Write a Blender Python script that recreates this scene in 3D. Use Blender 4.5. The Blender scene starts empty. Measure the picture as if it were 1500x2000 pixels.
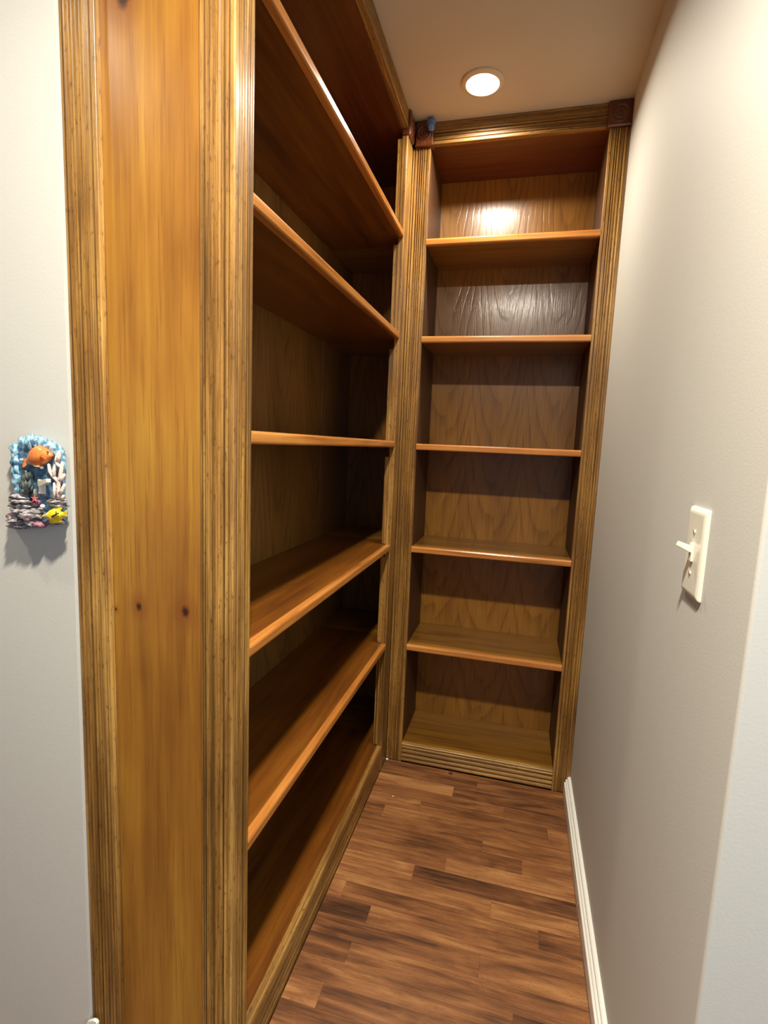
import bpy, bmesh, math, random
from mathutils import Vector, Matrix, noise as mnoise

# ------------------------------------------------------------------ camera, world, exposure
scene = bpy.context.scene
col = scene.collection
cam_d = bpy.data.cameras.new('camera')
cam = bpy.data.objects.new('camera', cam_d); col.objects.link(cam)
cam.matrix_world = Matrix(((0.96680669, -0.0717688, 0.2452225, 0.4293),
                           (0.25216662, 0.11328244, -0.96103022, -0.7285),
                           (0.04119258, 0.99096737, 0.12761992, 1.2243),
                           (0, 0, 0, 1)))
cam_d.sensor_fit = 'VERTICAL'; cam_d.sensor_height = 24.0
cam_d.lens = 24.0 * 1022.788 / 2000.0
cam_d.clip_start = 0.02
scene.camera = cam

world = bpy.data.worlds.new('world'); scene.world = world
world.use_nodes = True
bgn = world.node_tree.nodes['Background']
bgn.inputs[0].default_value = (0.72, 0.85, 1.0, 1); bgn.inputs[1].default_value = 0.22

vs = scene.view_settings
vs.view_transform = 'Standard'; vs.look = 'None'; vs.exposure = 0.0; vs.gamma = 1.0
vs.use_curve_mapping = False

LAMP_CLOSET = 11.0      # watts of the closet downlight
LAMP_ENTRY = 49.0       # downlight just outside the aisle
LAMP_ROOM = 5.0        # downlight before the left wall
LAMP_SPREAD = 163.0     # beam spread in degrees
LENS = 14.0             # glow of the lens itself
LAMP_COL = (1.0, 0.90, 0.75)

# daylight entering by the front room's window (the window itself is built with the room shell)
wd = bpy.data.lights.new('window_daylight', 'AREA'); wd.shape = 'RECTANGLE'; wd.size = 1.16; wd.size_y = 1.36
wd.energy = 25.0; wd.color = (0.56, 0.79, 1.0)
wo = bpy.data.objects.new('window_daylight', wd); col.objects.link(wo)
wo.location = (1.955, -1.30, 1.30); wo.rotation_euler = (math.radians(90), 0, math.radians(90))

# ------------------------------------------------------------------ measures (metres)
W, L, H = 0.6848, 1.1447, 2.30         # aisle width, aisle depth, ceiling height
XB = -0.290                            # back panel of the long bookcase
YB = 1.420                             # back panel of the end bookcase
XA = -0.302                            # outer edge of the end panel
S0, S1 = 0.0566, 1.0651                # opening of the long bookcase along y
SL, SR = 0.0607, 0.6234                # opening of the end bookcase along x
YC = -0.0896                           # outside corner of the right wall
YW = 0.012                             # face of the end panel
FW = -0.006                            # face of the left wall, a little proud of the trim
NT = 0.0225                            # nosing height
L_SH = [1.9108, 1.5838, 1.2158, 0.8473, 0.4774]
B_SH = [1.9101, 1.5855, 1.2100, 0.8321, 0.4528]
L_BASE, B_BASE = 0.0975, 0.0757
TOPZ = 2.238

# ------------------------------------------------------------------ materials
def s2l(c):
    return tuple((x/12.92 if x <= .04045 else ((x+.055)/1.055)**2.4) for x in (v/255. for v in c)) + (1,)

class NT_:
    def __init__(self, name):
        self.m = bpy.data.materials.new(name); self.m.use_nodes = True
        self.t = self.m.node_tree; self.b = self.t.nodes['Principled BSDF']
    def n(self, typ, **kw):
        nd = self.t.nodes.new(typ)
        for k, v in kw.items(): setattr(nd, k, v)
        return nd
    def l(self, a, b): self.t.links.new(a, b)
    def val(self, sock, v):
        if isinstance(v, (int, float, tuple)): sock.default_value = v
        else: self.l(v, sock)
    def math(self, op, a, b=0.0, c=None, clamp=False):
        nd = self.n('ShaderNodeMath', operation=op, use_clamp=clamp)
        self.val(nd.inputs[0], a); self.val(nd.inputs[1], b)
        if c is not None: self.val(nd.inputs[2], c)
        return nd.outputs[0]
    def ramp(self, fac, stops, interp='LINEAR'):
        nd = self.n('ShaderNodeValToRGB'); cr = nd.color_ramp; cr.interpolation = interp
        while len(cr.elements) < len(stops): cr.elements.new(.5)
        for e, (p, c) in zip(cr.elements, stops):
            e.position = p; e.color = c if isinstance(c, tuple) else (c, c, c, 1)
        self.l(fac, nd.inputs[0]); return nd.outputs[0]
    def noise(self, vec, scale, detail=3, rough=.55, dist=0.0):
        nd = self.n('ShaderNodeTexNoise'); self.l(vec, nd.inputs['Vector'])
        nd.inputs['Scale'].default_value = scale; nd.inputs['Detail'].default_value = detail
        nd.inputs['Roughness'].default_value = rough; nd.inputs['Distortion'].default_value = dist
        return nd.outputs[0]
    def mix(self, fac, a, b, blend='MIX'):
        nd = self.n('ShaderNodeMix', data_type='RGBA', blend_type=blend)
        self.val(nd.inputs[0], fac); self.val(nd.inputs[6], a); self.val(nd.inputs[7], b)
        return nd.outputs[2]
    def vscale(self, vec, s):
        nd = self.n('ShaderNodeVectorMath', operation='MULTIPLY'); self.l(vec, nd.inputs[0])
        nd.inputs[1].default_value = s; return nd.outputs[0]
    def coords(self, jitter=True):
        tc = self.n('ShaderNodeTexCoord')
        if not jitter: return tc.outputs['Object']
        oi = self.n('ShaderNodeObjectInfo')
        cx = self.n('ShaderNodeCombineXYZ')
        for i, k in enumerate((7.3, 11.1, 5.7)): self.l(self.math('MULTIPLY', oi.outputs['Random'], k), cx.inputs[i])
        va = self.n('ShaderNodeVectorMath', operation='ADD')
        self.l(tc.outputs['Object'], va.inputs[0]); self.l(cx.outputs[0], va.inputs[1])
        return va.outputs[0]
    def bump(self, h, strength, dist):
        nd = self.n('ShaderNodeBump'); nd.inputs['Strength'].default_value = strength
        nd.inputs['Distance'].default_value = dist; self.l(h, nd.inputs['Height'])
        self.l(nd.outputs[0], self.b.inputs['Normal']); self.l(nd.outputs[0], self.b.inputs['Coat Normal'])
        return nd
    def gloss(self, rough, coat=0.0, crough=.1, spec=.5):
        self.b.inputs['Roughness'].default_value = rough
        self.b.inputs['Coat Weight'].default_value = coat; self.b.inputs['Coat Roughness'].default_value = crough
        self.b.inputs['Specular IOR Level'].default_value = spec

def axis_scale(axis, along, across):
    return tuple(along if i == axis else across for i in range(3))

def wood(name, axis, dark, mid, light, detail=5, drough=.6, across=70, along=2.2, lo=.30, hi=.72, blotch=.5,
         rough=.32, coat=.35, crough=.12, bump=.12, pores=.35, knots=None, jitter=True, lines=0.0):
    k = NT_(name); v = k.coords(jitter)
    g = k.noise(k.vscale(v, axis_scale(axis, along, across)), 1.0, detail, drough, .35)
    bl = k.noise(k.vscale(v, axis_scale(axis, 2.2, 9)), 1.0, 3, .55, .2)
    f = k.math('ADD', k.math('MULTIPLY', g, 1-blotch*.5), k.math('MULTIPLY', bl, blotch*.5))
    c = k.ramp(f, [(lo, dark), ((lo+hi)/2, mid), (hi, light)])
    p = k.noise(k.vscale(v, axis_scale(axis, along*3, across*6)), 1.0, 2, .6)
    pf = k.ramp(p, [(.30, 1.0), (.44, 0.0)])
    c = k.mix(k.math('MULTIPLY', pf, pores), c, dark)
    if lines:
        q = k.noise(k.vscale(v, axis_scale(axis, .5, 230)), 1.0, 3, .55)
        c = k.mix(k.math('MULTIPLY', k.ramp(q, [(.37, 1.0), (.46, 0.0)]), lines), c, dark)
        q2 = k.noise(k.vscale(v, axis_scale(axis, 60, 160)), 1.0, 3, .6)
        c = k.mix(k.math('MULTIPLY', k.ramp(q2, [(.30, 1.0), (.42, 0.0)]), lines*.8), c, dark)
    if knots:
        tc = k.n('ShaderNodeTexCoord').outputs['Object']
        for (x, z, r) in knots:
            vm = k.n('ShaderNodeVectorMath', operation='SUBTRACT'); k.l(tc, vm.inputs[0]); vm.inputs[1].default_value = (x, 0, z)
            sv = k.vscale(vm.outputs[0], (1.15/r, 0, .85/r))
            ln = k.n('ShaderNodeVectorMath', operation='LENGTH'); k.l(sv, ln.inputs[0])
            d = k.math('ADD', ln.outputs['Value'], k.math('MULTIPLY', k.noise(tc, 160, 2), .7))
            halo = k.ramp(k.math('MULTIPLY', d, .2), [(.12, .62), (.8, 0.0)])
            c = k.mix(halo, c, s2l((120, 62, 26)))
            core = k.ramp(k.math('MULTIPLY', d, .5), [(.35, .92), (.72, 0.0)])
            c = k.mix(core, c, s2l((42, 18, 14)))
    k.l(c, k.b.inputs['Base Color']); k.gloss(rough, coat, crough)
    k.bump(k.math('ADD', g, k.math('MULTIPLY', p, .6)), bump, .002)
    return k.m

def veneer(name, ha, dark, mid, light, leaf=.13, bump=.25, rough=.30, coat=.5):
    """plain-sliced oak veneer: book-matched leaves with cathedral figure; ha = horizontal axis"""
    k = NT_(name); v = k.coords(False)
    sp = k.n('ShaderNodeSeparateXYZ'); k.l(v, sp.inputs[0])
    hx = sp.outputs[ha]; z = sp.outputs[2]
    wob = k.noise(k.vscale(v, (9, 9, 2.2)), 1.0, 2, .5)
    fine = k.noise(k.vscale(v, (170, 170, 5)), 1.0, 4, .65)
    xp = k.math('PINGPONG', k.math('ADD', hx, k.math('MULTIPLY', wob, .03)), leaf)
    zz = k.math('SUBTRACT', 2.5, k.math('ADD', z, k.math('MULTIPLY', k.math('FLOOR', k.math('DIVIDE', hx, leaf*2)), .07)))
    zq = k.math('ADD', k.math('MULTIPLY', zz, .10), k.math('MULTIPLY', wob, .03))
    cv = k.n('ShaderNodeCombineXYZ'); k.l(xp, cv.inputs[0]); k.l(zq, cv.inputs[1])
    ln = k.n('ShaderNodeVectorMath', operation='LENGTH'); k.l(cv.outputs[0], ln.inputs[0])
    ring = k.math('FRACT', k.math('MULTIPLY', ln.outputs['Value'], 62.0))
    line = k.ramp(ring, [(0.0, 1.0), (.12, .7), (.34, .12), (.6, .0), (.93, .0), (1.0, .8)])
    c = k.ramp(fine, [(.32, mid), (.68, light)])
    bl = k.noise(k.vscale(v, (5, 5, 1.6)), 1.0, 3, .5)
    c = k.mix(k.math('MULTIPLY', line, k.ramp(fine, [(.3, .6), (.7, .12)])), c, dark)
    c = k.mix(k.ramp(bl, [(.35, .45), (.65, 0.0)]), c, dark)
    k.l(c, k.b.inputs['Base Color']); k.gloss(rough, coat, .14)
    k.bump(k.math('SUBTRACT', fine, k.math('MULTIPLY', line, .5)), bump, .002)
    return k.m

def plain(name, c, rough=.5, spec=.5, coat=0.0, bump=None):
    k = NT_(name)
    k.b.inputs['Base Color'].default_value = c; k.gloss(rough, coat, .15, spec)
    if bump:
        v = k.coords(False); k.bump(k.noise(v, bump[0], 4, .6), bump[1], bump[2])
    return k.m

def mottled(name, c1, c2, scale=120, rough=.45, bump=.4, bdist=.002, coat=.1, stretch=(1, 1, 1)):
    k = NT_(name); v = k.vscale(k.coords(False), stretch)
    nz = k.noise(v, scale, 4, .6)
    k.l(k.ramp(nz, [(.38, c1), (.62, c2)]), k.b.inputs['Base Color'])
    k.gloss(rough, coat); k.bump(nz, bump, bdist)
    return k.m

M = {}
M['wall'] = plain('wall_paint', s2l((202, 201, 193)), .62, .35, 0, (260, .10, .002))
M['ceiling'] = plain('ceiling_paint', s2l((198, 190, 175)), .8, .2, 0, (200, .08, .002))
M['white_trim'] = plain('white_gloss_paint', s2l((238, 238, 230)), .28, .5, .2)
def trim_wood(n, a):
    return wood(n, a, s2l((62, 42, 17)), s2l((140, 99, 45)), s2l((200, 155, 80)), detail=9, drough=.74, across=130, along=3.6,
                lo=.33, hi=.64, blotch=.9, rough=.42, coat=.18, crough=.22, bump=.22, pores=.4, lines=.75)
M['trim_v'] = trim_wood('streaked_trim_vertical', 2)
M['trim_x'] = trim_wood('streaked_trim_across', 0)
M['trim_y'] = trim_wood('streaked_trim_along', 1)
M['panel'] = wood('golden_pine_panel', 2, s2l((116, 70, 24)), s2l((153, 104, 36)), s2l((178, 134, 48)), across=48, along=2.2,
                  blotch=1.1, rough=.34, coat=.25, crough=.25, bump=.05, pores=.5, jitter=False,
                  knots=[(.1146, .9307, .0075), (.2063, .9328, .0100), (.0672, .9204, .0032), (.1072, 1.867, .0135)])
def nose_wood(n, a):
    return wood(n, a, s2l((136, 78, 30)), s2l((186, 120, 54)), s2l((208, 148, 78)), across=60, along=3, blotch=.5,
                rough=.25, coat=.5, crough=.10, bump=.05, pores=.2)
M['nose_x'] = nose_wood('orange_nosing_across', 0); M['nose_y'] = nose_wood('orange_nosing_along', 1)
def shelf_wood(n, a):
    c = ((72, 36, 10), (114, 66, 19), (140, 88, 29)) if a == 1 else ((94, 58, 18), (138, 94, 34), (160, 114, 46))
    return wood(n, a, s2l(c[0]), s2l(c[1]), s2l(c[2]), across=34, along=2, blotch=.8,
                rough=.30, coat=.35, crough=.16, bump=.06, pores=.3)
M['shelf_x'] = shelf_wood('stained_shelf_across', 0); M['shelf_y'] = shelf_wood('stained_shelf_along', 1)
M['back_x'] = veneer('oak_veneer_end', 0, s2l((78, 42, 12)), s2l((142, 95, 32)), s2l((164, 114, 42)), leaf=.108, bump=.2, coat=.38)
M['back_y'] = veneer('oak_veneer_long', 1, s2l((76, 46, 18)), s2l((126, 84, 36)), s2l((146, 104, 48)), bump=.12, coat=.25, rough=.4)
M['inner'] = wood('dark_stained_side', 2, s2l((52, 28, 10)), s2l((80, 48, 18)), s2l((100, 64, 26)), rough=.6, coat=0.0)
M['top_x'] = wood('red_brown_top_across', 0, s2l((60, 24, 8)), s2l((92, 42, 14)), s2l((108, 54, 20)), rough=.4, coat=.25)
M['top_y'] = wood('red_brown_top_along', 1, s2l((60, 26, 8)), s2l((90, 44, 14)), s2l((106, 56, 20)), rough=.4, coat=.25)
M['block'] = wood('dark_rosette_wood', 2, s2l((60, 28, 14)), s2l((96, 50, 26)), s2l((122, 70, 36)), rough=.32, coat=.4)

def floor_mat():
    k = NT_('laminate_strip'); v = k.coords(True)
    oi = k.n('ShaderNodeObjectInfo'); sp = k.n('ShaderNodeSeparateColor'); k.l(oi.outputs['Color'], sp.inputs[0])
    tone = sp.outputs[0]
    g = k.noise(k.vscale(v, (4.5, 110, 110)), 1.0, 6, .68, .7)
    blt = k.noise(k.vscale(v, (5, 22, 22)), 1.0, 3, .5, .8)
    f = k.math('ADD', k.math('MULTIPLY', g, .5), k.math('MULTIPLY', blt, .5))
    f = k.math('ADD', f, k.math('MULTIPLY', k.math('SUBTRACT', tone, .5), .42))
    c = k.ramp(f, [(.31, s2l((64, 39, 22))), (.43, s2l((110, 69, 39))), (.54, s2l((142, 93, 54))), (.70, s2l((178, 128, 78)))])
    rg = k.noise(k.vscale(v, (6, 40, 40)), 1.0, 2, .5, 2.2)
    ln = k.ramp(k.math('FRACT', k.math('MULTIPLY', rg, 9.0)), [(0, .55), (.14, .1), (.3, 0.0), (.9, 0.0), (1, .5)])
    c = k.mix(k.math('MULTIPLY', ln, .6), c, s2l((66, 36, 22)))
    k.l(c, k.b.inputs['Base Color']); k.gloss(.42, .12, .25)
    k.bump(g, .05, .001)
    return k.m
M['floor'] = floor_mat()
M['ivory'] = plain('ivory_plastic', s2l((232, 229, 212)), .30, .5, .2)
M['screw'] = plain('painted_screw', s2l((205, 200, 180)), .35, .5)
M['dark_slot'] = plain('dark_slot', s2l((60, 50, 40)), .6)
k = NT_('lamp_lens'); k.b.inputs['Base Color'].default_value = (1, 1, 1, 1)
k.b.inputs['Emission Color'].default_value = LAMP_COL + (1,); k.b.inputs['Emission Strength'].default_value = LENS
M['lens'] = k.m
M['lamp_ring'] = plain('lamp_trim_white', s2l((214, 200, 176)), .5)
M['blue_tape'] = mottled('blue_tape', s2l((62, 92, 156)), s2l((110, 142, 200)), 200, .6)
M['sea'] = mottled('blue_resin', s2l((70, 118, 150)), s2l((166, 206, 222)), 150, .38, .5, .002, .3, (1, 1, .6))
M['sea_deep'] = mottled('deep_blue_resin', s2l((58, 94, 126)), s2l((104, 144, 168)), 120, .38, .2, .002, .3)
M['rock'] = mottled('grey_purple_rock', s2l((70, 62, 68)), s2l((196, 186, 184)), 140, .55, .8, .002, .1, (.5, 1, 2.4))
M['rock_mauve'] = mottled('mauve_rock', s2l((98, 58, 74)), s2l((168, 116, 128)), 160, .5, .6)
M['coral'] = mottled('pale_coral', s2l((226, 196, 182)), s2l((246, 232, 222)), 420, .5, .9, .002)
M['weed'] = mottled('dark_seaweed', s2l((34, 46, 46)), s2l((92, 104, 100)), 160, .5, .4, .002, .1, (1, 1, .3))
M['orange'] = mottled('orange_glaze', s2l((222, 118, 52)), s2l((236, 146, 78)), 70, .28, .1, .001, .5)
M['orange_pale'] = plain('pale_orange_glaze', s2l((240, 186, 120)), .3, .5, .4)
M['yellow'] = mottled('yellow_glaze', s2l((220, 186, 24)), s2l((248, 222, 54)), 90, .28, .1, .001, .5)
M['black'] = plain('black_glaze', s2l((40, 38, 30)), .3, .5, .4)
M['star'] = mottled('pink_starfish', s2l((206, 96, 92)), s2l((236, 148, 132)), 300, .5, .6)
M['pearl'] = plain('white_pearl', s2l((228, 232, 230)), .25, .5, .3)
M['chip'] = plain('brown_chip', s2l((72, 48, 22)), .6)
M['white_chip'] = plain('white_chip', s2l((232, 226, 216)), .6)

# ------------------------------------------------------------------ mesh helpers
def V(*a): return Vector(a)

class MB:
    def __init__(self): self.v = []; self.f = []; self.smooth = []
    def add(self, verts, faces, smooth=False):
        o = len(self.v); self.v += [tuple(p) for p in verts]
        self.f += [tuple(i+o for i in fc) for fc in faces]; self.smooth += [smooth]*len(faces)
        return self
    def box(self, x0, x1, y0, y1, z0, z1, bev=0.0, seg=2):
        bm = bmesh.new(); bmesh.ops.create_cube(bm, size=1)
        for p in bm.verts:
            p.co = ((x0+x1)/2+p.co.x*(x1-x0), (y0+y1)/2+p.co.y*(y1-y0), (z0+z1)/2+p.co.z*(z1-z0))
        if bev: bmesh.ops.bevel(bm, geom=bm.edges[:], offset=bev, segments=seg, affect='EDGES', profile=.5)
        return self.bm(bm)
    def bm(self, bm, smooth=False):
        bm.verts.index_update()
        self.add([p.co[:] for p in bm.verts], [[q.index for q in fc.verts] for fc in bm.faces], smooth); bm.free()
        return self
    def extrude(self, prof, mp, a, b, smooth=False):
        """closed 2-D profile swept from a to b; mp(u, v, t) -> xyz"""
        n = len(prof)
        vs_ = [mp(u, w, a) for u, w in prof] + [mp(u, w, b) for u, w in prof]
        fs = [(i, (i+1) % n, n+(i+1) % n, n+i) for i in range(n)]
        self.add(vs_, fs, smooth)
        self.add(vs_[:n], [tuple(range(n))[::-1]]); self.add(vs_[n:], [tuple(range(n))])
        return self
    def lathe(self, prof, mp, seg=28, smooth=True):
        """prof = [(r, h)], mp(cos*r, sin*r, h) -> xyz"""
        vs_, fs = [], []
        for r, h in prof:
            for j in range(seg):
                a = 2*math.pi*j/seg; vs_.append(mp(math.cos(a)*r, math.sin(a)*r, h))
        for i in range(len(prof)-1):
            for j in range(seg):
                fs.append((i*seg+j, i*seg+(j+1) % seg, (i+1)*seg+(j+1) % seg, (i+1)*seg+j))
        self.add(vs_, fs, smooth)
        return self
    def tube(self, pts, rad, seg=8):
        pts = [Vector(p) for p in pts]; n = len(pts); vs_, fs = [], []
        for i, p in enumerate(pts):
            d = (pts[min(i+1, n-1)]-pts[max(i-1, 0)]).normalized()
            u = d.orthogonal().normalized() if abs(d.y) > .9 else d.cross(V(0, 1, 0)).normalized(); w = d.cross(u)
            r = rad[i] if isinstance(rad, (list, tuple)) else rad
            for j in range(seg):
                a = 2*math.pi*j/seg; vs_.append(p+(u*math.cos(a)+w*math.sin(a))*r)
        for i in range(n-1):
            for j in range(seg): fs.append((i*seg+j, i*seg+(j+1) % seg, (i+1)*seg+(j+1) % seg, (i+1)*seg+j))
        a = len(vs_); vs_ += [pts[0], pts[-1]+(pts[-1]-pts[-2]).normalized()*(rad[-1] if isinstance(rad, (list, tuple)) else rad)*.7]
        for j in range(seg):
            fs.append((a, (j+1) % seg, j)); fs.append((a+1, (n-1)*seg+j, (n-1)*seg+(j+1) % seg))
        self.add(vs_, fs, True)
        return self
    def blob(self, c, r, rough=0.0, freq=60, sub=3, seed=0, squash=None):
        bm = bmesh.new(); bmesh.ops.create_icosphere(bm, subdivisions=sub, radius=1)
        for p in bm.verts:
            k_ = 1+rough*mnoise.noise(Vector((p.co.x*r[0], p.co.y*r[1], p.co.z*r[2]))*freq+V(seed*3.7, seed*1.3, seed))
            p.co = (c[0]+p.co.x*r[0]*k_, c[1]+p.co.y*r[1]*k_, c[2]+p.co.z*r[2]*k_)
        return self.bm(bm, True)
    def build(self, name, mat, parent=None, origin=(0, 0, 0), **props):
        me = bpy.data.meshes.new(name); ox, oy, oz = origin
        if parent is not None: ox, oy, oz = ROOT_LOC(parent)
        me.from_pydata([(x-ox, y-oy, z-oz) for x, y, z in self.v], [], self.f); me.update()
        me.polygons.foreach_set('use_smooth', self.smooth)
        bm = bmesh.new(); bm.from_mesh(me); bmesh.ops.recalc_face_normals(bm, faces=bm.faces); bm.to_mesh(me); bm.free()
        me.materials.append(M[mat])
        o = bpy.data.objects.new(name, me); col.objects.link(o)
        if parent is None: o.location = origin
        else: o.parent = parent
        for kk, vv in props.items(): o[kk] = vv
        return o

def ROOT_LOC(o):
    p = Vector((0, 0, 0))
    while o is not None: p += o.location; o = o.parent
    return p

def thing(name, loc, label, cat, group=None):
    o = bpy.data.objects.new(name, None); col.objects.link(o); o.location = loc
    o.empty_display_size = .05; o['label'] = label; o['category'] = cat
    if group: o['group'] = group
    return o

def tag(o, label, cat, group=None):
    o['label'] = label; o['category'] = cat
    if group: o['group'] = group
    return o

def struct(o, label=None, cat=None):
    o['kind'] = 'structure'
    if label: o['label'] = label; o['category'] = cat
    return o

# ------------------------------------------------------------------ the room shell
XL0, XR0, YF = -2.2, 1.90, -2.8
struct(MB().box(XL0, XA-.0006, FW, YW+.10, 0, H).build('wall_left', 'wall'), 'off-white painted wall left of the bookcase end panel', 'wall')
m = MB()
bm = bmesh.new(); bmesh.ops.create_cube(bm, size=1)
for p in bm.verts:
    p.co = (W+.05+p.co.x*.10, (YC+YB+.03)/2+p.co.y*(YB+.03-YC), H/2+p.co.z*H)
ed = [e for e in bm.edges if abs(e.verts[0].co.x-W) < 1e-4 and abs(e.verts[1].co.x-W) < 1e-4 and abs(e.verts[0].co.y-YC) < 1e-4 and abs(e.verts[1].co.y-YC) < 1e-4]
bmesh.ops.bevel(bm, geom=ed, offset=.004, segments=4, affect='EDGES', profile=.5)
m.bm(bm)
struct(m.build('wall_right', 'wall'), 'beige-lit painted wall along the right side of the aisle', 'wall')
struct(MB().box(W+.10, XR0, YC, YC+.10, 0, H).build('wall_front_right', 'wall'), 'bluish-lit wall beyond the outside corner on the far right', 'wall')
struct(MB().box(-.42, W+.10, YB+.031, YB+.11, 0, H).build('wall_back', 'wall'), 'painted wall hidden behind the end bookcase', 'wall')
struct(MB().box(-.42, XB-.012, YW+.101, YB+.03, 0, H).build('wall_side', 'wall'), 'painted wall hidden behind the long bookcase', 'wall')
struct(MB().box(XL0, XR0, YF, YB+.11, H, H+.06).build('ceiling', 'ceiling'), 'beige-lit flat painted ceiling', 'ceiling')

# right-hand wall of the front room with its window
wx0, wx1, wy0, wy1, wz0, wz1 = XR0+.0005, XR0+.10, -1.90, -.70, .60, 2.00
m = MB()
m.box(wx0, wx1, YF, wy0, 0, H-.001); m.box(wx0, wx1, wy1, YC+.10, 0, H-.001)
m.box(wx0, wx1, wy0, wy1, 0, wz0); m.box(wx0, wx1, wy0, wy1, wz1, H-.001)
struct(m.build('wall_room_right', 'wall'), 'painted wall of the front room with a window', 'wall')
win = struct(MB().box(wx0+.005, wx0+.045, wy0+.0005, wy0+.02, wz0+.0005, wz1-.0005).box(wx0+.005, wx0+.045, wy1-.02, wy1-.0005, wz0+.0005, wz1-.0005)
             .box(wx0+.005, wx0+.045, wy0+.02, wy1-.02, wz0+.0005, wz0+.02).box(wx0+.005, wx0+.045, wy0+.02, wy1-.02, wz1-.02, wz1-.0005).build('window_1', 'white_trim'), 'white framed window of the front room', 'window')
MB().box(wx0+.012, wx0+.036, wy0+.02, wy1-.02, (wz0+wz1)/2-.015, (wz0+wz1)/2+.015).build('sash_bar', 'white_trim', win)

# floor: slab plus single laminate strips
floor = struct(MB().box(XL0, XR0, YF, YB+.11, -.05, -.008).build('floor', 'floor'), 'brown laminate floor of narrow strips laid across the aisle', 'floor')
floor.color = (.5, .5, .5, 1)
PITCH, B0 = .0565, .265
random.seed(11)
# row index k covers y from B0+k*PITCH; joints (x) and tones (0 dark .. 1 light) read off the photograph
rows = {
    15: ([], [.42]), 14: ([.36], [.28, .46]), 13: ([.28], [.74, .34]), 12: ([.46], [.50, .40]),
    11: ([.18, .60], [.66, .40, .5]), 10: ([.065], [.38, .60]), 9: ([.40], [.44, .52]), 8: ([.52], [.36, .48]),
    7: ([.30], [.56, .72]), 6: ([.214], [.72, .28]), 5: ([.438], [.62, .66]), 4: ([.04, .56], [.66, .46, .36]),
    3: ([.128], [.24, .52]), 2: ([.42], [.40, .54]), 1: ([.11], [.34, .50]), 0: ([.50], [.46, .42]),
    -1: ([.081], [.62, .40]), -2: ([.36], [.46, .54]), -3: ([.22], [.40, .56]),
}
strip_cache = {}
def strip(x0, x1, y0, tone):
    w = round(x1-x0, 4)
    if w not in strip_cache:
        c = .00012; t = .0078; a, b = w/2-.0001, PITCH/2-.0001
        vs_ = [(-a, -b, -t), (a, -b, -t), (a, b, -t), (-a, b, -t), (-a, -b, -c), (a, -b, -c), (a, b, -c), (-a, b, -c),
               (-a+c, -b+c, 0), (a-c, -b+c, 0), (a-c, b-c, 0), (-a+c, b-c, 0)]
        fs = [(3, 2, 1, 0)] + [(i, (i+1) % 4, 4+(i+1) % 4, 4+i) for i in range(4)] + [(4+i, 4+(i+1) % 4, 8+(i+1) % 4, 8+i) for i in range(4)] + [(8, 9, 10, 11)]
        me = bpy.data.meshes.new('floor_strip'); me.from_pydata(vs_, [], fs); me.update(); me.materials.append(M['floor']); strip_cache[w] = me
    o = bpy.data.objects.new('floor_strip', strip_cache[w]); col.objects.link(o)
    o.location = ((x0+x1)/2, y0+PITCH/2, 0); o.parent = floor; o.color = (tone, tone, tone, 1)
for k_ in range(-12, 16):
    y0 = B0+k_*PITCH
    x0, x1 = .0005, W-.0225
    if y0 < YC-PITCH: x0, x1 = -1.2, 1.4
    elif y0 < -.01: x0 = -.33
    if y0+PITCH <= YC: x0, x1 = -1.2, 1.4
    if k_ in rows and x0 > -.1: js, ts = rows[k_]
    else:
        js = []; xx = x0+random.uniform(.1, .4)
        while xx < x1-.1: js.append(round(xx, 3)); xx += random.uniform(.3, .5)
        ts = [random.uniform(.25, .7) for _ in range(len(js)+1)]
    e = [x0]+js+[x1]
    yy1 = y0+PITCH
    if yy1 > L: continue
    for i in range(len(e)-1): strip(e[i], e[i+1], y0, ts[i])
# last, ripped strip against the end bookcase base
yl = B0+15*PITCH
MB().box(.0005, W-.0225, yl, L-.0005, -.0078, 0).build('floor_strip', 'floor', floor).color = (.42, .42, .42, 1)

# baseboards: moulded top, swept along the wall
def base_profile(h, t):
    return [(0, 0), (t, 0), (t, h*.60), (t*.96, h*.63), (t*.72, h*.66), (t*.70, h*.69), (t*.78, h*.72), (t*.80, h*.77), (t*.70, h*.81),
            (t*.48, h*.84), (t*.46, h*.87), (t*.52, h*.90), (t*.48, h*.95), (t*.32, h*.985), (0, h)]
bp = base_profile(.066, .0205)
struct(MB().extrude(bp, lambda u, w, t: (W-.0002-u, t, w+.0002), YC-.002, L-.0005).build('baseboard_right', 'white_trim'), 'white moulded baseboard along the right wall', 'baseboard')
struct(MB().extrude(bp, lambda u, w, t: (t, YC-.0004-u, w+.0002), W+.008, XR0).build('baseboard_front_right', 'white_trim'), 'white baseboard on the wall past the outside corner', 'baseboard')

# small white plinth at the foot of the left trim
pl = [(-.3035, .0002), (-.2800, .0002), (-.2800, .0985), (-.2835, .1025), (-.2900, .1020), (-.2990, .0965), (-.3035, .0930)]
struct(MB().extrude(pl, lambda u, w, t: (u, t, w), -.0125, -.0065).build('trim_1', 'white_trim'), 'white plinth at the foot of the left fluted trim', 'trim')

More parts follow.
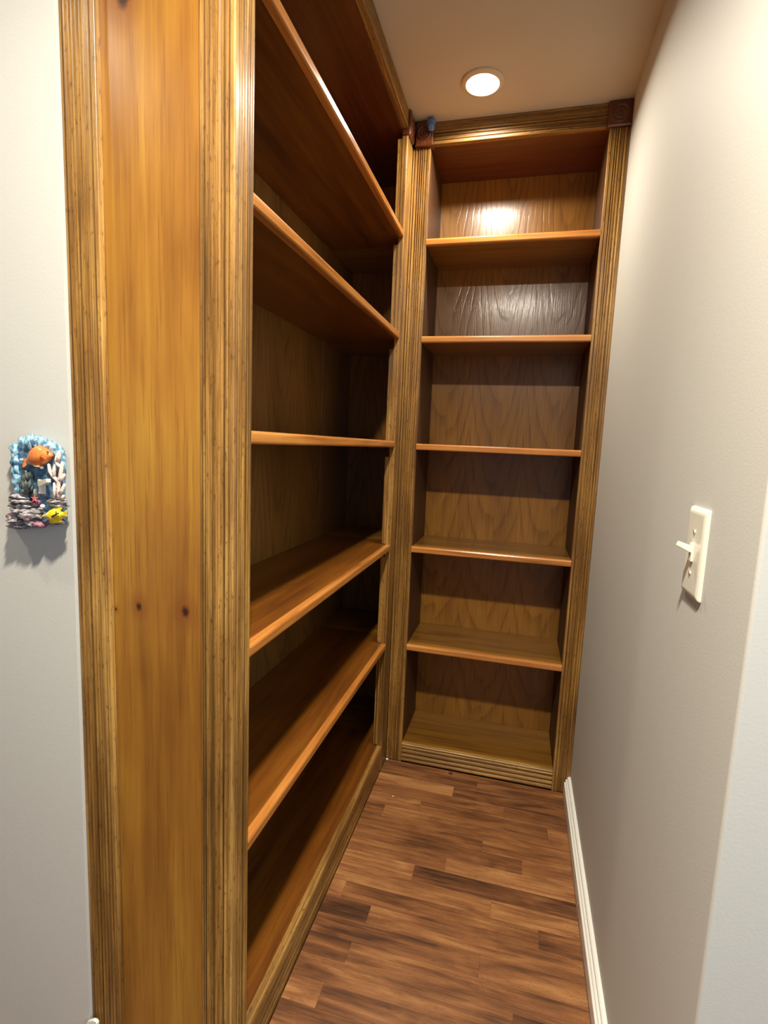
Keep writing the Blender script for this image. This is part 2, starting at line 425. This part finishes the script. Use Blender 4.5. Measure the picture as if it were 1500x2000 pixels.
# ------------------------------------------------------------------ bookcase pieces
def fluted(w, t, grooves, depth=.0032, gw=.0034, r=.0022):
    """profile of a fluted casing: width w along u, thickness t along v, grooves at fractions of the width"""
    pts = [(0, 0), (0, t-r)]
    for i in range(1, 4):
        a = math.pi/2*i/3; pts.append((r-r*math.cos(a), t-r+r*math.sin(a)))
    for g in grooves:
        c = g[0]*w; hw = g[1]/2; d = g[2]
        for i in range(9):
            a = math.pi*i/8; pts.append((c-hw*math.cos(a), t-d*math.sin(a)))
    for i in range(0, 4):
        a = math.pi/2*i/3; pts.append((w-r+r*math.sin(a), t-r+r*math.cos(a)))
    pts.append((w, 0))
    return pts
G1 = [(.10, .0030, 0.0045), (.21, .0044, 0.0048), (.31, .0036, 0.0048), (.42, .0044, 0.0051), (.53, .0040, 0.0048), (.63, .0034, 0.0045), (.86, .0028, 0.0035)]
G2 = [(.14, .0034, 0.0048), (.30, .0066, 0.0048), (.44, .0040, 0.0048), (.55, .0050, 0.0048), (.67, .0040, 0.0048), (.82, .0036, 0.0042)]
G3 = [(.15, .0032, 0.0048), (.32, .0044, 0.0048), (.43, .0040, 0.0048), (.56, .0060, 0.0048), (.72, .0040, 0.0048), (.86, .0030, 0.0032)]

def nosing_profile(t=NT, d=.0175, r=.0065):
    """(u outwards, v up): rounded upper and lower arris"""
    pts = [(0, 0)]
    for i in range(5):
        a = math.pi/2*i/4; pts.append((d-r*.7+r*.7*math.sin(a), r*.7-r*.7*math.cos(a)))
    for i in range(6):
        a = math.pi/2*i/5; pts.append((d-r+r*math.cos(a), t-r+r*math.sin(a)))
    pts += [(.0012, t), (.0006, t-.0009), (0, t-.0009)]
    return pts

def rosette(name, parent, mp, w, h, t, **kw):
    """square corner block with a turned bull's-eye; mp(u, v, d) maps face coords and outward depth to xyz"""
    m = MB()
    c = .004
    base = [(0, 0, 0), (w, 0, 0), (w, h, 0), (0, h, 0), (0, 0, t-c), (w, 0, t-c), (w, h, t-c), (0, h, t-c), (c, c, t), (w-c, c, t), (w-c, h-c, t), (c, h-c, t)]
    fs = [(3, 2, 1, 0)] + [(i, (i+1) % 4, 4+(i+1) % 4, 4+i) for i in range(4)] + [(4+i, 4+(i+1) % 4, 8+(i+1) % 4, 8+i) for i in range(4)] + [(8, 9, 10, 11)]
    m.add([mp(*q) for q in base], fs)
    o = m.build(name, 'block', parent, **kw)
    R = min(w, h)*.40
    prof = [(R, -.001), (R*.97, .002), (R*.88, .0032), (R*.78, .002), (R*.70, .0004), (R*.62, .0004), (R*.54, .0022), (R*.44, .0034), (R*.34, .0022), (R*.28, .0006), (R*.22, .0016), (R*.12, .0034), (.0001, .0038)]
    MB().lathe(prof, lambda a, b, d: mp(w/2+a, h/2+b, t+d)).build('bullseye', 'block', o)
    return o

# ---------- long bookcase on the left
lb = thing('bookcase', (XA, 0, 0), 'long golden wooden built-in bookcase with fluted end panel on the left of the aisle', 'bookcase')
fv = lambda x0: (lambda u, w, t: (x0+u, YW-w, t))                 # trims on the end panel face -y
MB().extrude(fluted(-.2367-XA, .012, G1), fv(XA), 0.0005, H-.001).build('fluted_trim', 'trim_v', lb)
MB().extrude(fluted(.0586, .012, G3), fv(-.0586), 0.0005, H-.001).build('fluted_trim', 'trim_v', lb)
MB().box(XA+.002, -.0185, YW+.0001, .030, .0005, H-.001).build('end_panel', 'panel', lb, label='honey-coloured flat board with two dark knots')
ffx = lambda y0: (lambda u, w, t: (-.018+w, y0+u, t))              # stiles facing +x
MB().extrude(fluted(S0-YW-.0002, .018, [(.16, .003, 0.0048), (.34, .0036, 0.0048), (.52, .0046, 0.0048), (.68, .0030, 0.0048), (.84, .0026, 0.0032)]), ffx(YW+.0002), 0.0005, H-.001).build('stile', 'trim_v', lb)
MB().extrude(fluted(L-S1-.0005, .018, [(.14, .0036, 0.0048), (.30, .0040, 0.0048), (.46, .006, 0.0048), (.64, .0040, 0.0048), (.80, .0040, 0.0032)]), ffx(S1), 0.0005, 2.224).build('stile', 'trim_v', lb)
# backing strips behind the far stile, notched out under each shelf
zz = [L_BASE+.001]+[z for z in L_SH[::-1]]+[TOPZ]
for i in range(len(zz)-1):
    z0 = zz[i]+(NT if i else 0)+.001; z1 = zz[i+1]-.022-(.012 if i in (2, 3) else 0)
    MB().box(-.034, -.0183, S1+.001, S1+.045, z0, z1, .001).build('stile_backing', 'trim_v', lb)
# back panels with a batten over the joint
MB().box(XB-.008, XB, .031, 1.0838, .001, TOPZ+.01).build('back_panel', 'back_y', lb)
MB().box(XB-.008, XB, 1.0852, YB-.001, .001, TOPZ+.01).build('back_panel', 'back_y', lb)
MB().box(XB+.0001, XB+.006, 1.090, 1.130, L_BASE, TOPZ-.001, .001).build('batten', 'back_y', lb)
MB().box(XB, -.0006, YB, YB+.008, .001, TOPZ+.01).build('corner_panel', 'back_x', lb)
MB().box(XB+.0005, -.0185, .0305, YB-.001, TOPZ, TOPZ+.018).build('top_board', 'top_y', lb)
# shelves
npf = nosing_profile()
for z in L_SH:
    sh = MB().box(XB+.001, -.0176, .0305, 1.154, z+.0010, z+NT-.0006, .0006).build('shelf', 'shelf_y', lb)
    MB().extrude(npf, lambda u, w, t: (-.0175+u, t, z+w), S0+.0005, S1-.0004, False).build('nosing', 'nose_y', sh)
    MB().box(XB+.001, -.0006, 1.1556, YB-.001, z+.002, z+NT-.0006, .0010).build('corner_shelf', 'shelf_x', lb)
# bottom shelf and base rail
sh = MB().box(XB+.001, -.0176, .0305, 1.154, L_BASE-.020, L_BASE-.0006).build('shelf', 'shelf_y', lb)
bpf = [(0, 0), (.016, 0), (.016, .016), (.0135, .018), (.0135, .021), (.0165, .024), (.0165, .034), (.0135, .037), (.0135, .040), (.0165, .043), (.0165, .060),
       (.014, .063), (.014, .066), (.0175, .069), (.0175, .0915), (.0165, .0955), (.0145, .0975), (0, .0975)]
MB().extrude(bpf, lambda u, w, t: (-.0175+u, t, w+.0002), S0+.0005, S1-.0004).build('base_rail', 'trim_y', lb)
MB().box(XB+.001, -.0006, 1.1556, YB-.001, L_BASE-.02, L_BASE-.0006).build('corner_shelf', 'shelf_x', lb)
# header along the ceiling and its corner block
hp = fluted(H-.0012-2.2435, .018, [(.14, .0034, 0.0048), (.32, .005, 0.0048), (.50, .005, 0.0048), (.68, .004, 0.0048), (.84, .004, 0.0032)])
MB().extrude(hp, lambda u, w, t: (-.018+w, t, 2.2435+u), S0+.0005, 1.0615).build('header', 'trim_y', lb)
rosette('corner_block', lb, lambda u, w, d: (-.018+d, 1.062+u, 2.2250+w), L-1.062-.019, H-.0012-2.2250, .027)

# ---------- bookcase across the end
eb = thing('bookcase', (SL/2+SR/2, L, 0), 'narrow six-bay wooden bookcase across the far end of the aisle', 'bookcase')
fy = lambda x0: (lambda u, w, t: (x0+u, L+.018-w, t))
MB().extrude(fluted(SL-.0004, .018, G2), fy(.0004), .0005, 2.222).build('stile', 'trim_v', eb)
MB().extrude(fluted(W-SR-.0006, .018, G3), fy(SR), .0005, 2.225).build('stile', 'trim_v', eb)
MB().box(.0388, SL-.0005, L+.0185, YB, .001, TOPZ+.01).build('side_panel', 'inner', eb)
MB().box(SR+.0005, SR+.020, L+.0185, YB, .001, TOPZ+.01).build('side_panel', 'inner', eb)
MB().box(.0388, SR+.020, YB+.0003, YB+.008, .001, TOPZ+.01).build('back_panel', 'back_x', eb)
MB().box(SL, SR, L+.0185, YB-.0002, 2.233, 2.250).build('top_board', 'top_x', eb)
for z in B_SH:
    sh = MB().box(SL+.0002, SR-.0002, L+.0178, YB-.001, z+.0010, z+NT-.0006, .0006).build('shelf', 'shelf_x', eb)
    MB().extrude(npf, lambda u, w, t: (t, L+.0177-u, z+w), SL+.0004, SR-.0004).build('nosing', 'nose_x', sh)
MB().box(SL+.0002, SR-.0002, L+.0178, YB-.001, B_BASE-.020, B_BASE-.0010).build('shelf', 'shelf_x', eb)
bp3 = [(0, 0), (0, .012)]
for c_, rr in ((.0085, .0070), (.0255, .0070), (.0425, .0070), (.0595, .0070)):      # four rounded beads between narrow fillets
    bp3 += [(c_-rr*math.cos(math.pi*i/8), .0115+rr*.9*math.sin(math.pi*i/8)) for i in range(9)]
bp3 += [(.0680, .0115), (.0690, .0180), (.0735, .0180), (.0757, .0160), (.0757, 0)]
MB().extrude(bp3, lambda u, w, t: (t, L+.018-w, .0004+u), SL+.0004, SR-.0004).build('base_rail', 'trim_x', eb)
MB().extrude(fluted(H-.0012-2.2312, .018, [(.16, .0044, 0.0048), (.34, .0050, 0.0048), (.48, .0040, 0.0048), (.62, .0060, 0.0048), (.80, .0044, 0.0040)]),
             lambda u, w, t: (t, L+.018-w, 2.2312+u), .0712, SR-.0095).build('header', 'trim_x', eb)
rosette('corner_block', eb, lambda u, w, d: (.0095+u, L+.018-d, 2.2225+w), .0612, H-.0012-2.2225, .036)
rosette('corner_block', eb, lambda u, w, d: (SR-.009+u, L+.018-d, 2.2255+w), W-SR+.009-.0006, H-.0012-2.2255, .030)

# ------------------------------------------------------------------ recessed ceiling lights
def downlight(x, y, watts, label, spread=LAMP_SPREAD):
    t = thing('recessed_light', (x, y, H), label, 'ceiling light', None)
    ring = [(.063, -.0004), (.0635, -.0022), (.0615, -.0044), (.056, -.0064), (.0505, -.0084), (.0490, -.0088), (.0485, -.0070), (.0485, -.0006)]
    MB().lathe(ring, lambda a, b, h: (x+a, y+b, H+h), 48).build('trim_ring', 'lamp_ring', t)
    ln = [(.0482, -.0012), (.0482, -.0088), (.0470, -.0100), (.042, -.0112), (.030, -.0122), (.015, -.0127), (.0001, -.0128)]
    MB().lathe(ln, lambda a, b, h: (x+a, y+b, H+h), 40).build('lens', 'lens', t)
    ld = bpy.data.lights.new('lamp_beam', 'AREA'); ld.shape = 'DISK'; ld.size = .092; ld.energy = watts
    ld.color = LAMP_COL; ld.spread = math.radians(spread)
    lo = bpy.data.objects.new('lamp_beam', ld); col.objects.link(lo); lo.parent = t; lo.location = (0, 0, -.0136)
    return t
downlight(.2407, .979, LAMP_CLOSET, 'lit round recessed downlight in the ceiling near the end bookcase')
downlight(.34, -.55, LAMP_ENTRY, 'recessed downlight in the ceiling just outside the aisle entrance')
downlight(-.80, -.44, LAMP_ROOM, 'recessed downlight in the ceiling before the left wall', 130)

# ------------------------------------------------------------------ toggle switch on the right wall
py0, py1, pz0, pz1 = .0640, .1410, 1.0235, 1.1535
sw = thing('light_switch', (W, (py0+py1)/2, pz0), 'plain ivory toggle light switch on the right wall', 'light switch')
prof = [(0, 0), (0, .0012), (.0008, .0030), (.0030, .0048), (.0062, .0060), (.0090, .0064)]
m = MB(); loops = []
hw, hh = (py1-py0)/2, (pz1-pz0)/2; cy, cz = (py0+py1)/2, (pz0+pz1)/2
for ins, d in prof:
    r = max(.0035-ins*.3, .0008); lp = []
    for (sy, sz, a0) in ((1, 1, 0), (-1, 1, 90), (-1, -1, 180), (1, -1, 270)):
        for i in range(5):
            a = math.radians(a0+i*22.5)
            lp.append((W-.0003-d, cy+sy*(hw-ins-r)+r*math.cos(a), cz+sz*(hh-ins-r)+r*math.sin(a)))
    loops.append(lp)
n = 20; vs_ = [p for lp in loops for p in lp]; fs = []
for i in range(len(loops)-1):
    for j in range(n): fs.append((i*n+j, i*n+(j+1) % n, (i+1)*n+(j+1) % n, (i+1)*n+j))
fs.append(tuple((len(loops)-1)*n+j for j in range(n))); fs.append(tuple(range(n))[::-1])
m.add(vs_, fs); m.build('plate', 'ivory', sw)
cz2 = 1.089
MB().box(W-.0098, W-.0066, cy-.0062, cy+.0062, cz2-.0135, cz2+.0135, .0010).build('toggle_frame', 'ivory', sw)
# the lever, tipped up
lv = MB(); bm = bmesh.new(); bmesh.ops.create_cube(bm, size=1)
for p in bm.verts:
    tip = p.co.x < 0
    p.co = (p.co.x*.021, p.co.y*(.0078 if tip else .0094), p.co.z*(.0070 if tip else .0100))
bmesh.ops.bevel(bm, geom=bm.edges[:], offset=.0011, segments=2, affect='EDGES', profile=.5)
rot = Matrix.Rotation(math.radians(22), 3, 'Y')
for p in bm.verts: p.co = rot @ p.co + V(W-.0178, cy, cz2+.0075)
lv.bm(bm).build('toggle', 'ivory', sw)
for zc in (cz+.0302, cz-.0302):
    s = MB().lathe([(.0034, -.0004), (.0033, .0006), (.0024, .0013), (.0001, .0016)], lambda a, b, h: (W-.0067-h, cy+a, zc+b), 16).build('screw', 'screw', sw)
    MB().box(W-.0086, W-.0081, cy-.0006, cy+.0006, zc-.0026, zc+.0026).build('slot', 'dark_slot', s)

# ------------------------------------------------------------------ aquarium-themed switch plate on the left wall
fx = lambda a, b: -.452335+.00013305*a-5.9e-6*b
fz = lambda a, b: 1.2297085+7.53e-6*a-.00010693*b
aq = thing('switch_plate', (-.392, FW, 1.045), 'sculpted aquarium switch plate with an orange and a yellow fish on the left wall', 'switch plate')
def P(a, b, d):
    t = (.7285+FW-d)/(.7285-.003)
    return (.4293+(fx(a, b)-.4293)*t, FW-d, 1.2243+(fz(a, b)-1.2243)*t)
# back board with a lobed outline and domed relief
outline = [(215, 340), (260, 300), (345, 290), (370, 215), (430, 195), (470, 225), (520, 172), (575, 205), (650, 195), (720, 225), (745, 290), (850, 285), (900, 345),
           (965, 350), (1000, 420), (1010, 560), (1040, 650), (1050, 800), (1060, 950), (1060, 1120), (1060, 1280), (1100, 1380), (1100, 1460), (1060, 1560), (960, 1620), (780, 1620),
           (700, 1680), (560, 1690), (420, 1680), (240, 1715), (190, 1640), (150, 1500), (190, 1400), (180, 1260), (200, 1150), (235, 1050), (215, 880), (230, 700), (205, 520)]
m = MB(); no = len(outline); cx_, cy_ = 630, 960
rings = []
for sc, d in ((1.0, .001), (1.0, .010), (.97, .016), (.90, .019), (.78, .0195)):
    rings.append([P(cx_+(a-cx_)*sc, cy_+(b-cy_)*sc, d) for a, b in outline])
vs_ = [p for r in rings for p in r]; fs = []
for i in range(len(rings)-1):
    for j in range(no): fs.append((i*no+j, i*no+(j+1) % no, (i+1)*no+(j+1) % no, (i+1)*no+j))
fs.append(tuple((len(rings)-1)*no+j for j in range(no))); fs.append(tuple(range(no))[::-1])
m.add(vs_, fs)
board = m.build('board', 'sea_deep', aq)
random.seed(4)
def lumps(name, mat, items, parent, rough=.35, sub=2, freq=160):
    for i, (a, b, ra, rb, d, rd) in enumerate(items):
        MB().blob(P(a, b, d), (ra*.000133, rd, rb*.000107), rough, freq, sub, i).build(name, mat, parent)
lumps('wave_crest', 'sea', [(270, 400, 70, 100, .016, .009), (400, 300, 70, 110, .015, .009), (520, 280, 60, 120, .017, .009), (610, 290, 60, 105, .016, .010), (690, 290, 60, 90, .015, .009),
      (820, 350, 80, 80, .016, .009), (890, 400, 60, 90, .015, .009), (960, 450, 50, 100, .014, .008), (285, 560, 75, 130, .015, .010), (290, 720, 70, 130, .015, .009), (300, 880, 70, 130, .015, .009), (310, 1030, 65, 110, .014, .008),
      (1000, 620, 40, 150, .012, .007)], board, .45, 3)
lumps('rock_ledge', 'rock', [(340, 1165, 150, 45, .021, .012), (330, 1240, 155, 40, .024, .012), (350, 1310, 165, 45, .022, .012), (370, 1400, 175, 50, .024, .013), (480, 1480, 170, 65, .026, .013), (280, 1560, 130, 70, .022, .013),
      (500, 1590, 150, 60, .024, .012), (320, 1660, 140, 50, .018, .012), (600, 1400, 120, 55, .020, .011), (940, 1240, 125, 42, .020, .012), (960, 1300, 110, 45, .018, .011), (930, 1590, 130, 35, .016, .010)], board, .55, 3, 220)
lumps('mauve_stone', 'rock_mauve', [(190, 1490, 48, 50, .020, .010), (660, 1620, 85, 60, .024, .012), (480, 1530, 50, 50, .030, .009), (600, 1270, 55, 55, .022, .009)], board, .3, 2)
lumps('seaweed', 'weed', [(430, 830, 55, 110, .022, .007), (500, 850, 50, 120, .021, .007), (410, 980, 60, 110, .024, .008), (480, 1000, 60, 110, .025, .008), (440, 1080, 70, 60, .022, .008), (580, 1110, 45, 70, .020, .006)], board, .5, 3, 120)
# weed leaves
for (a0, b0, a1, b1) in ((400, 1080, 350, 900), (430, 1090, 420, 860), (470, 1080, 500, 880), (500, 1080, 545, 980), (450, 900, 420, 760)):
    MB().tube([P(a0, b0, .027), P((a0+a1)/2, (b0+b1)/2, .031), P(a1, b1, .028)], [.0018, .0022, .0006], 6).build('weed_leaf', 'weed', board)
# recess frame around the toggle
MB().box(P(590, 880, .0225)[0], P(830, 880, .0225)[0], FW-.0225, FW-.017, P(700, 1180, .0225)[2], P(700, 830, .0225)[2], .002).build('toggle_frame', 'sea_deep', aq)
MB().box(P(622, 990, .024)[0], P(735, 990, .024)[0], FW-.0240, FW-.0226, P(680, 1120, .024)[2], P(680, 885, .024)[2], .0006).build('toggle_slot', 'ivory', aq)
lev = MB(); ra, rb = V(*P(668, 955, .023)), V(*P(792, 900, .037)); ax = (rb-ra).normalized(); sd = ax.cross(V(0, 0, 1)).normalized(); up = sd.cross(ax)
q = []
for c_, w_, h_ in ((ra, .0044, .0046), (ra.lerp(rb, .9), .0036, .0034), (rb, .0030, .0026)):
    q += [c_+sd*w_+up*h_, c_-sd*w_+up*h_, c_-sd*w_-up*h_, c_+sd*w_-up*h_]
lev.add(q, [(3, 2, 1, 0), (8, 9, 10, 11)]+[(4*i+j, 4*i+(j+1) % 4, 4*i+4+(j+1) % 4, 4*i+4+j) for i in range(2) for j in range(4)])
lev.build('toggle', 'ivory', aq)

# fish: body of revolution-like loft with fins of real thickness
def fish(name, mat, spine, parent, d0):
    """spine = [(a, b, half-height in zoom px, half-depth m)]"""
    m = MB(); seg = 16; vs_, fs = [], []
    for (a, b, hh_, hd) in spine:
        for j in range(seg):
            t = 2*math.pi*j/seg
            c_ = P(a, b, d0); vs_.append((c_[0], FW-d0-hd*math.cos(t), c_[2]+hh_*.000103*math.sin(t)))
    for i in range(len(spine)-1):
        for j in range(seg): fs.append((i*seg+j, i*seg+(j+1) % seg, (i+1)*seg+(j+1) % seg, (i+1)*seg+j))
    fs.append(tuple(range(seg))[::-1]); fs.append(tuple((len(spine)-1)*seg+j for j in range(seg)))
    m.add(vs_, fs, True)
    return m.build(name, mat, parent)
def fin(name, mat, pts, d, t, parent):
    n = len(pts); vs_ = [P(a, b, d+t/2) for a, b in pts]+[P(a, b, d-t/2) for a, b in pts]
    fs = [tuple(range(n)), tuple(range(n, 2*n))[::-1]]+[(i, n+i, n+(i+1) % n, (i+1) % n) for i in range(n)]
    return MB().add(vs_, fs).build(name, mat, parent)
of = fish('orange_fish', 'orange', [(440, 590, 22, .002), (480, 570, 60, .005), (520, 545, 110, .008), (570, 520, 150, .0105), (630, 505, 165, .0120), (690, 500, 155, .0120), (745, 500, 125, .0105), (790, 500, 85, .008), (830, 498, 42, .005), (855, 500, 12, .002)], aq, .026)
fin('tail', 'orange', [(490, 560), (440, 540), (375, 540), (330, 555), (400, 590), (370, 640), (362, 685), (400, 680), (450, 630), (495, 605)], .026, .004, of)
fin('tail_tip', 'pearl', [(378, 538), (335, 540), (312, 555), (345, 572), (380, 566)], .0262, .0046, of)
fin('dorsal_fin', 'orange', [(455, 500), (475, 430), (530, 375), (600, 345), (680, 345), (740, 370), (700, 400), (560, 420), (490, 500)], .025, .004, of)
fin('belly', 'orange_pale', [(510, 640), (560, 672), (620, 686), (690, 680), (660, 655), (570, 640)], .0295, .006, of)
fin('side_fin', 'orange', [(650, 490), (700, 480), (765, 530), (755, 560), (720, 550), (690, 520)], .0395, .004, of)
MB().blob(P(775, 445, .0325), (.0016, .0016, .0016), 0, 1, 2).build('eye', 'black', of)
yf = fish('yellow_fish', 'yellow', [(690, 1485, 14, .002), (730, 1480, 32, .004), (780, 1475, 45, .0055), (830, 1470, 90, .0075), (890, 1470, 120, .0085), (940, 1475, 112, .008), (985, 1465, 70, .006), (1020, 1450, 36, .004), (1040, 1440, 24, .003)], aq, .028)
fin('tail', 'yellow', [(1020, 1430), (1060, 1385), (1100, 1370), (1085, 1420), (1100, 1480), (1060, 1480), (1020, 1465)], .028, .004, yf)
fin('dorsal_fin', 'yellow', [(840, 1400), (890, 1360), (960, 1335), (1020, 1335), (990, 1380), (950, 1420)], .027, .004, yf)
fin('belly_fin', 'yellow', [(800, 1540), (880, 1540), (960, 1540), (1040, 1558), (960, 1585), (840, 1605), (800, 1590)], .027, .004, yf)
fin('stripe', 'black', [(835, 1480), (905, 1440), (965, 1415), (955, 1440), (900, 1470), (855, 1510)], .0368, .0026, yf)
fin('stripe', 'black', [(905, 1400), (918, 1385), (925, 1425), (908, 1435)], .0355, .0022, yf)
MB().blob(P(770, 1455, .0335), (.0026, .0018, .0026), 0, 1, 2).build('eye', 'pearl', yf)
fin('mouth_stripe', 'black', [(745, 1440), (758, 1440), (758, 1515), (745, 1515)], .0325, .0022, yf)
# branching coral
br = [[(955, 1200), (945, 1050), (955, 920), (985, 780), (1010, 610)], [(955, 930), (880, 850), (810, 750), (790, 640)], [(880, 850), (875, 740), (895, 650)],
      [(960, 900), (1010, 870), (1045, 800)], [(965, 1110), (1010, 1060), (1045, 960)], [(880, 1190), (890, 1060), (885, 940)], [(1000, 1200), (1035, 1140)],
      [(990, 690), (930, 640), (915, 560), (925, 490)], [(935, 600), (955, 520), (960, 430)]]
cr = MB().tube([P(a, b, .026) for a, b in br[0]], [.0036, .0033, .0032, .0032, .0026], 8).build('coral', 'coral', aq)
for b_ in br[1:]:
    MB().tube([P(a, b, .026) for a, b in b_], [.0031]*(len(b_)-1)+[.0022], 8).build('coral_branch', 'coral', cr)
# starfish and pearl
pts = []
for i in range(10):
    a = math.pi/2+i*math.pi/5; r = 68 if i % 2 == 0 else 28
    pts.append((565+r*math.cos(a), 1195-r*1.15*math.sin(a)))
st = fin('starfish', 'star', pts, .030, .004, aq)
MB().blob(P(695, 1320, .026), (.0040, .0040, .0036), 0, 1, 2).build('pearl', 'pearl', aq)
MB().blob(P(680, 690, .030), (.0030, .0028, .0026), 0, 1, 2).build('pearl', 'pearl', aq)

# ------------------------------------------------------------------ small loose things
m = MB(); m.blob((.0640, 1.1160, 2.2850), (.0150, .012, .0115), .28, 130, 3, 2); m.blob((.0660, 1.1110, 2.2690), (.0115, .011, .0150), .28, 130, 3, 5)
tag(m.build('tape_wad', 'blue_tape', None, (.064, 1.118, 2.28)), 'small blue wad of tape stuck on the left corner block under the ceiling', 'tape')
m = MB(); m.blob((.2585, 1.1270, .0028), (.0085, .0060, .0030), .35, 160, 2, 3)
tag(m.build('wood_chip', 'chip', None, (.2585, 1.127, 0)), 'dark brown chip on the floor before the end bookcase base', 'wood chip')
m = MB(); m.blob((.0070, 1.1375, .0032), (.0052, .0042, .0034), .35, 200, 2, 4)
tag(m.build('paint_chip', 'white_chip', None, (.007, 1.1375, 0)), 'white speck on the floor in the corner where the two bookcases meet', 'paint chip')
m = MB(); m.blob((.0800, .9350, .0012), (.0040, .0016, .0013), .35, 200, 2, 6)
tag(m.build('paint_chip', 'white_chip', None, (.08, .935, 0)), 'tiny white speck on the floor strips near the long bookcase', 'paint chip')
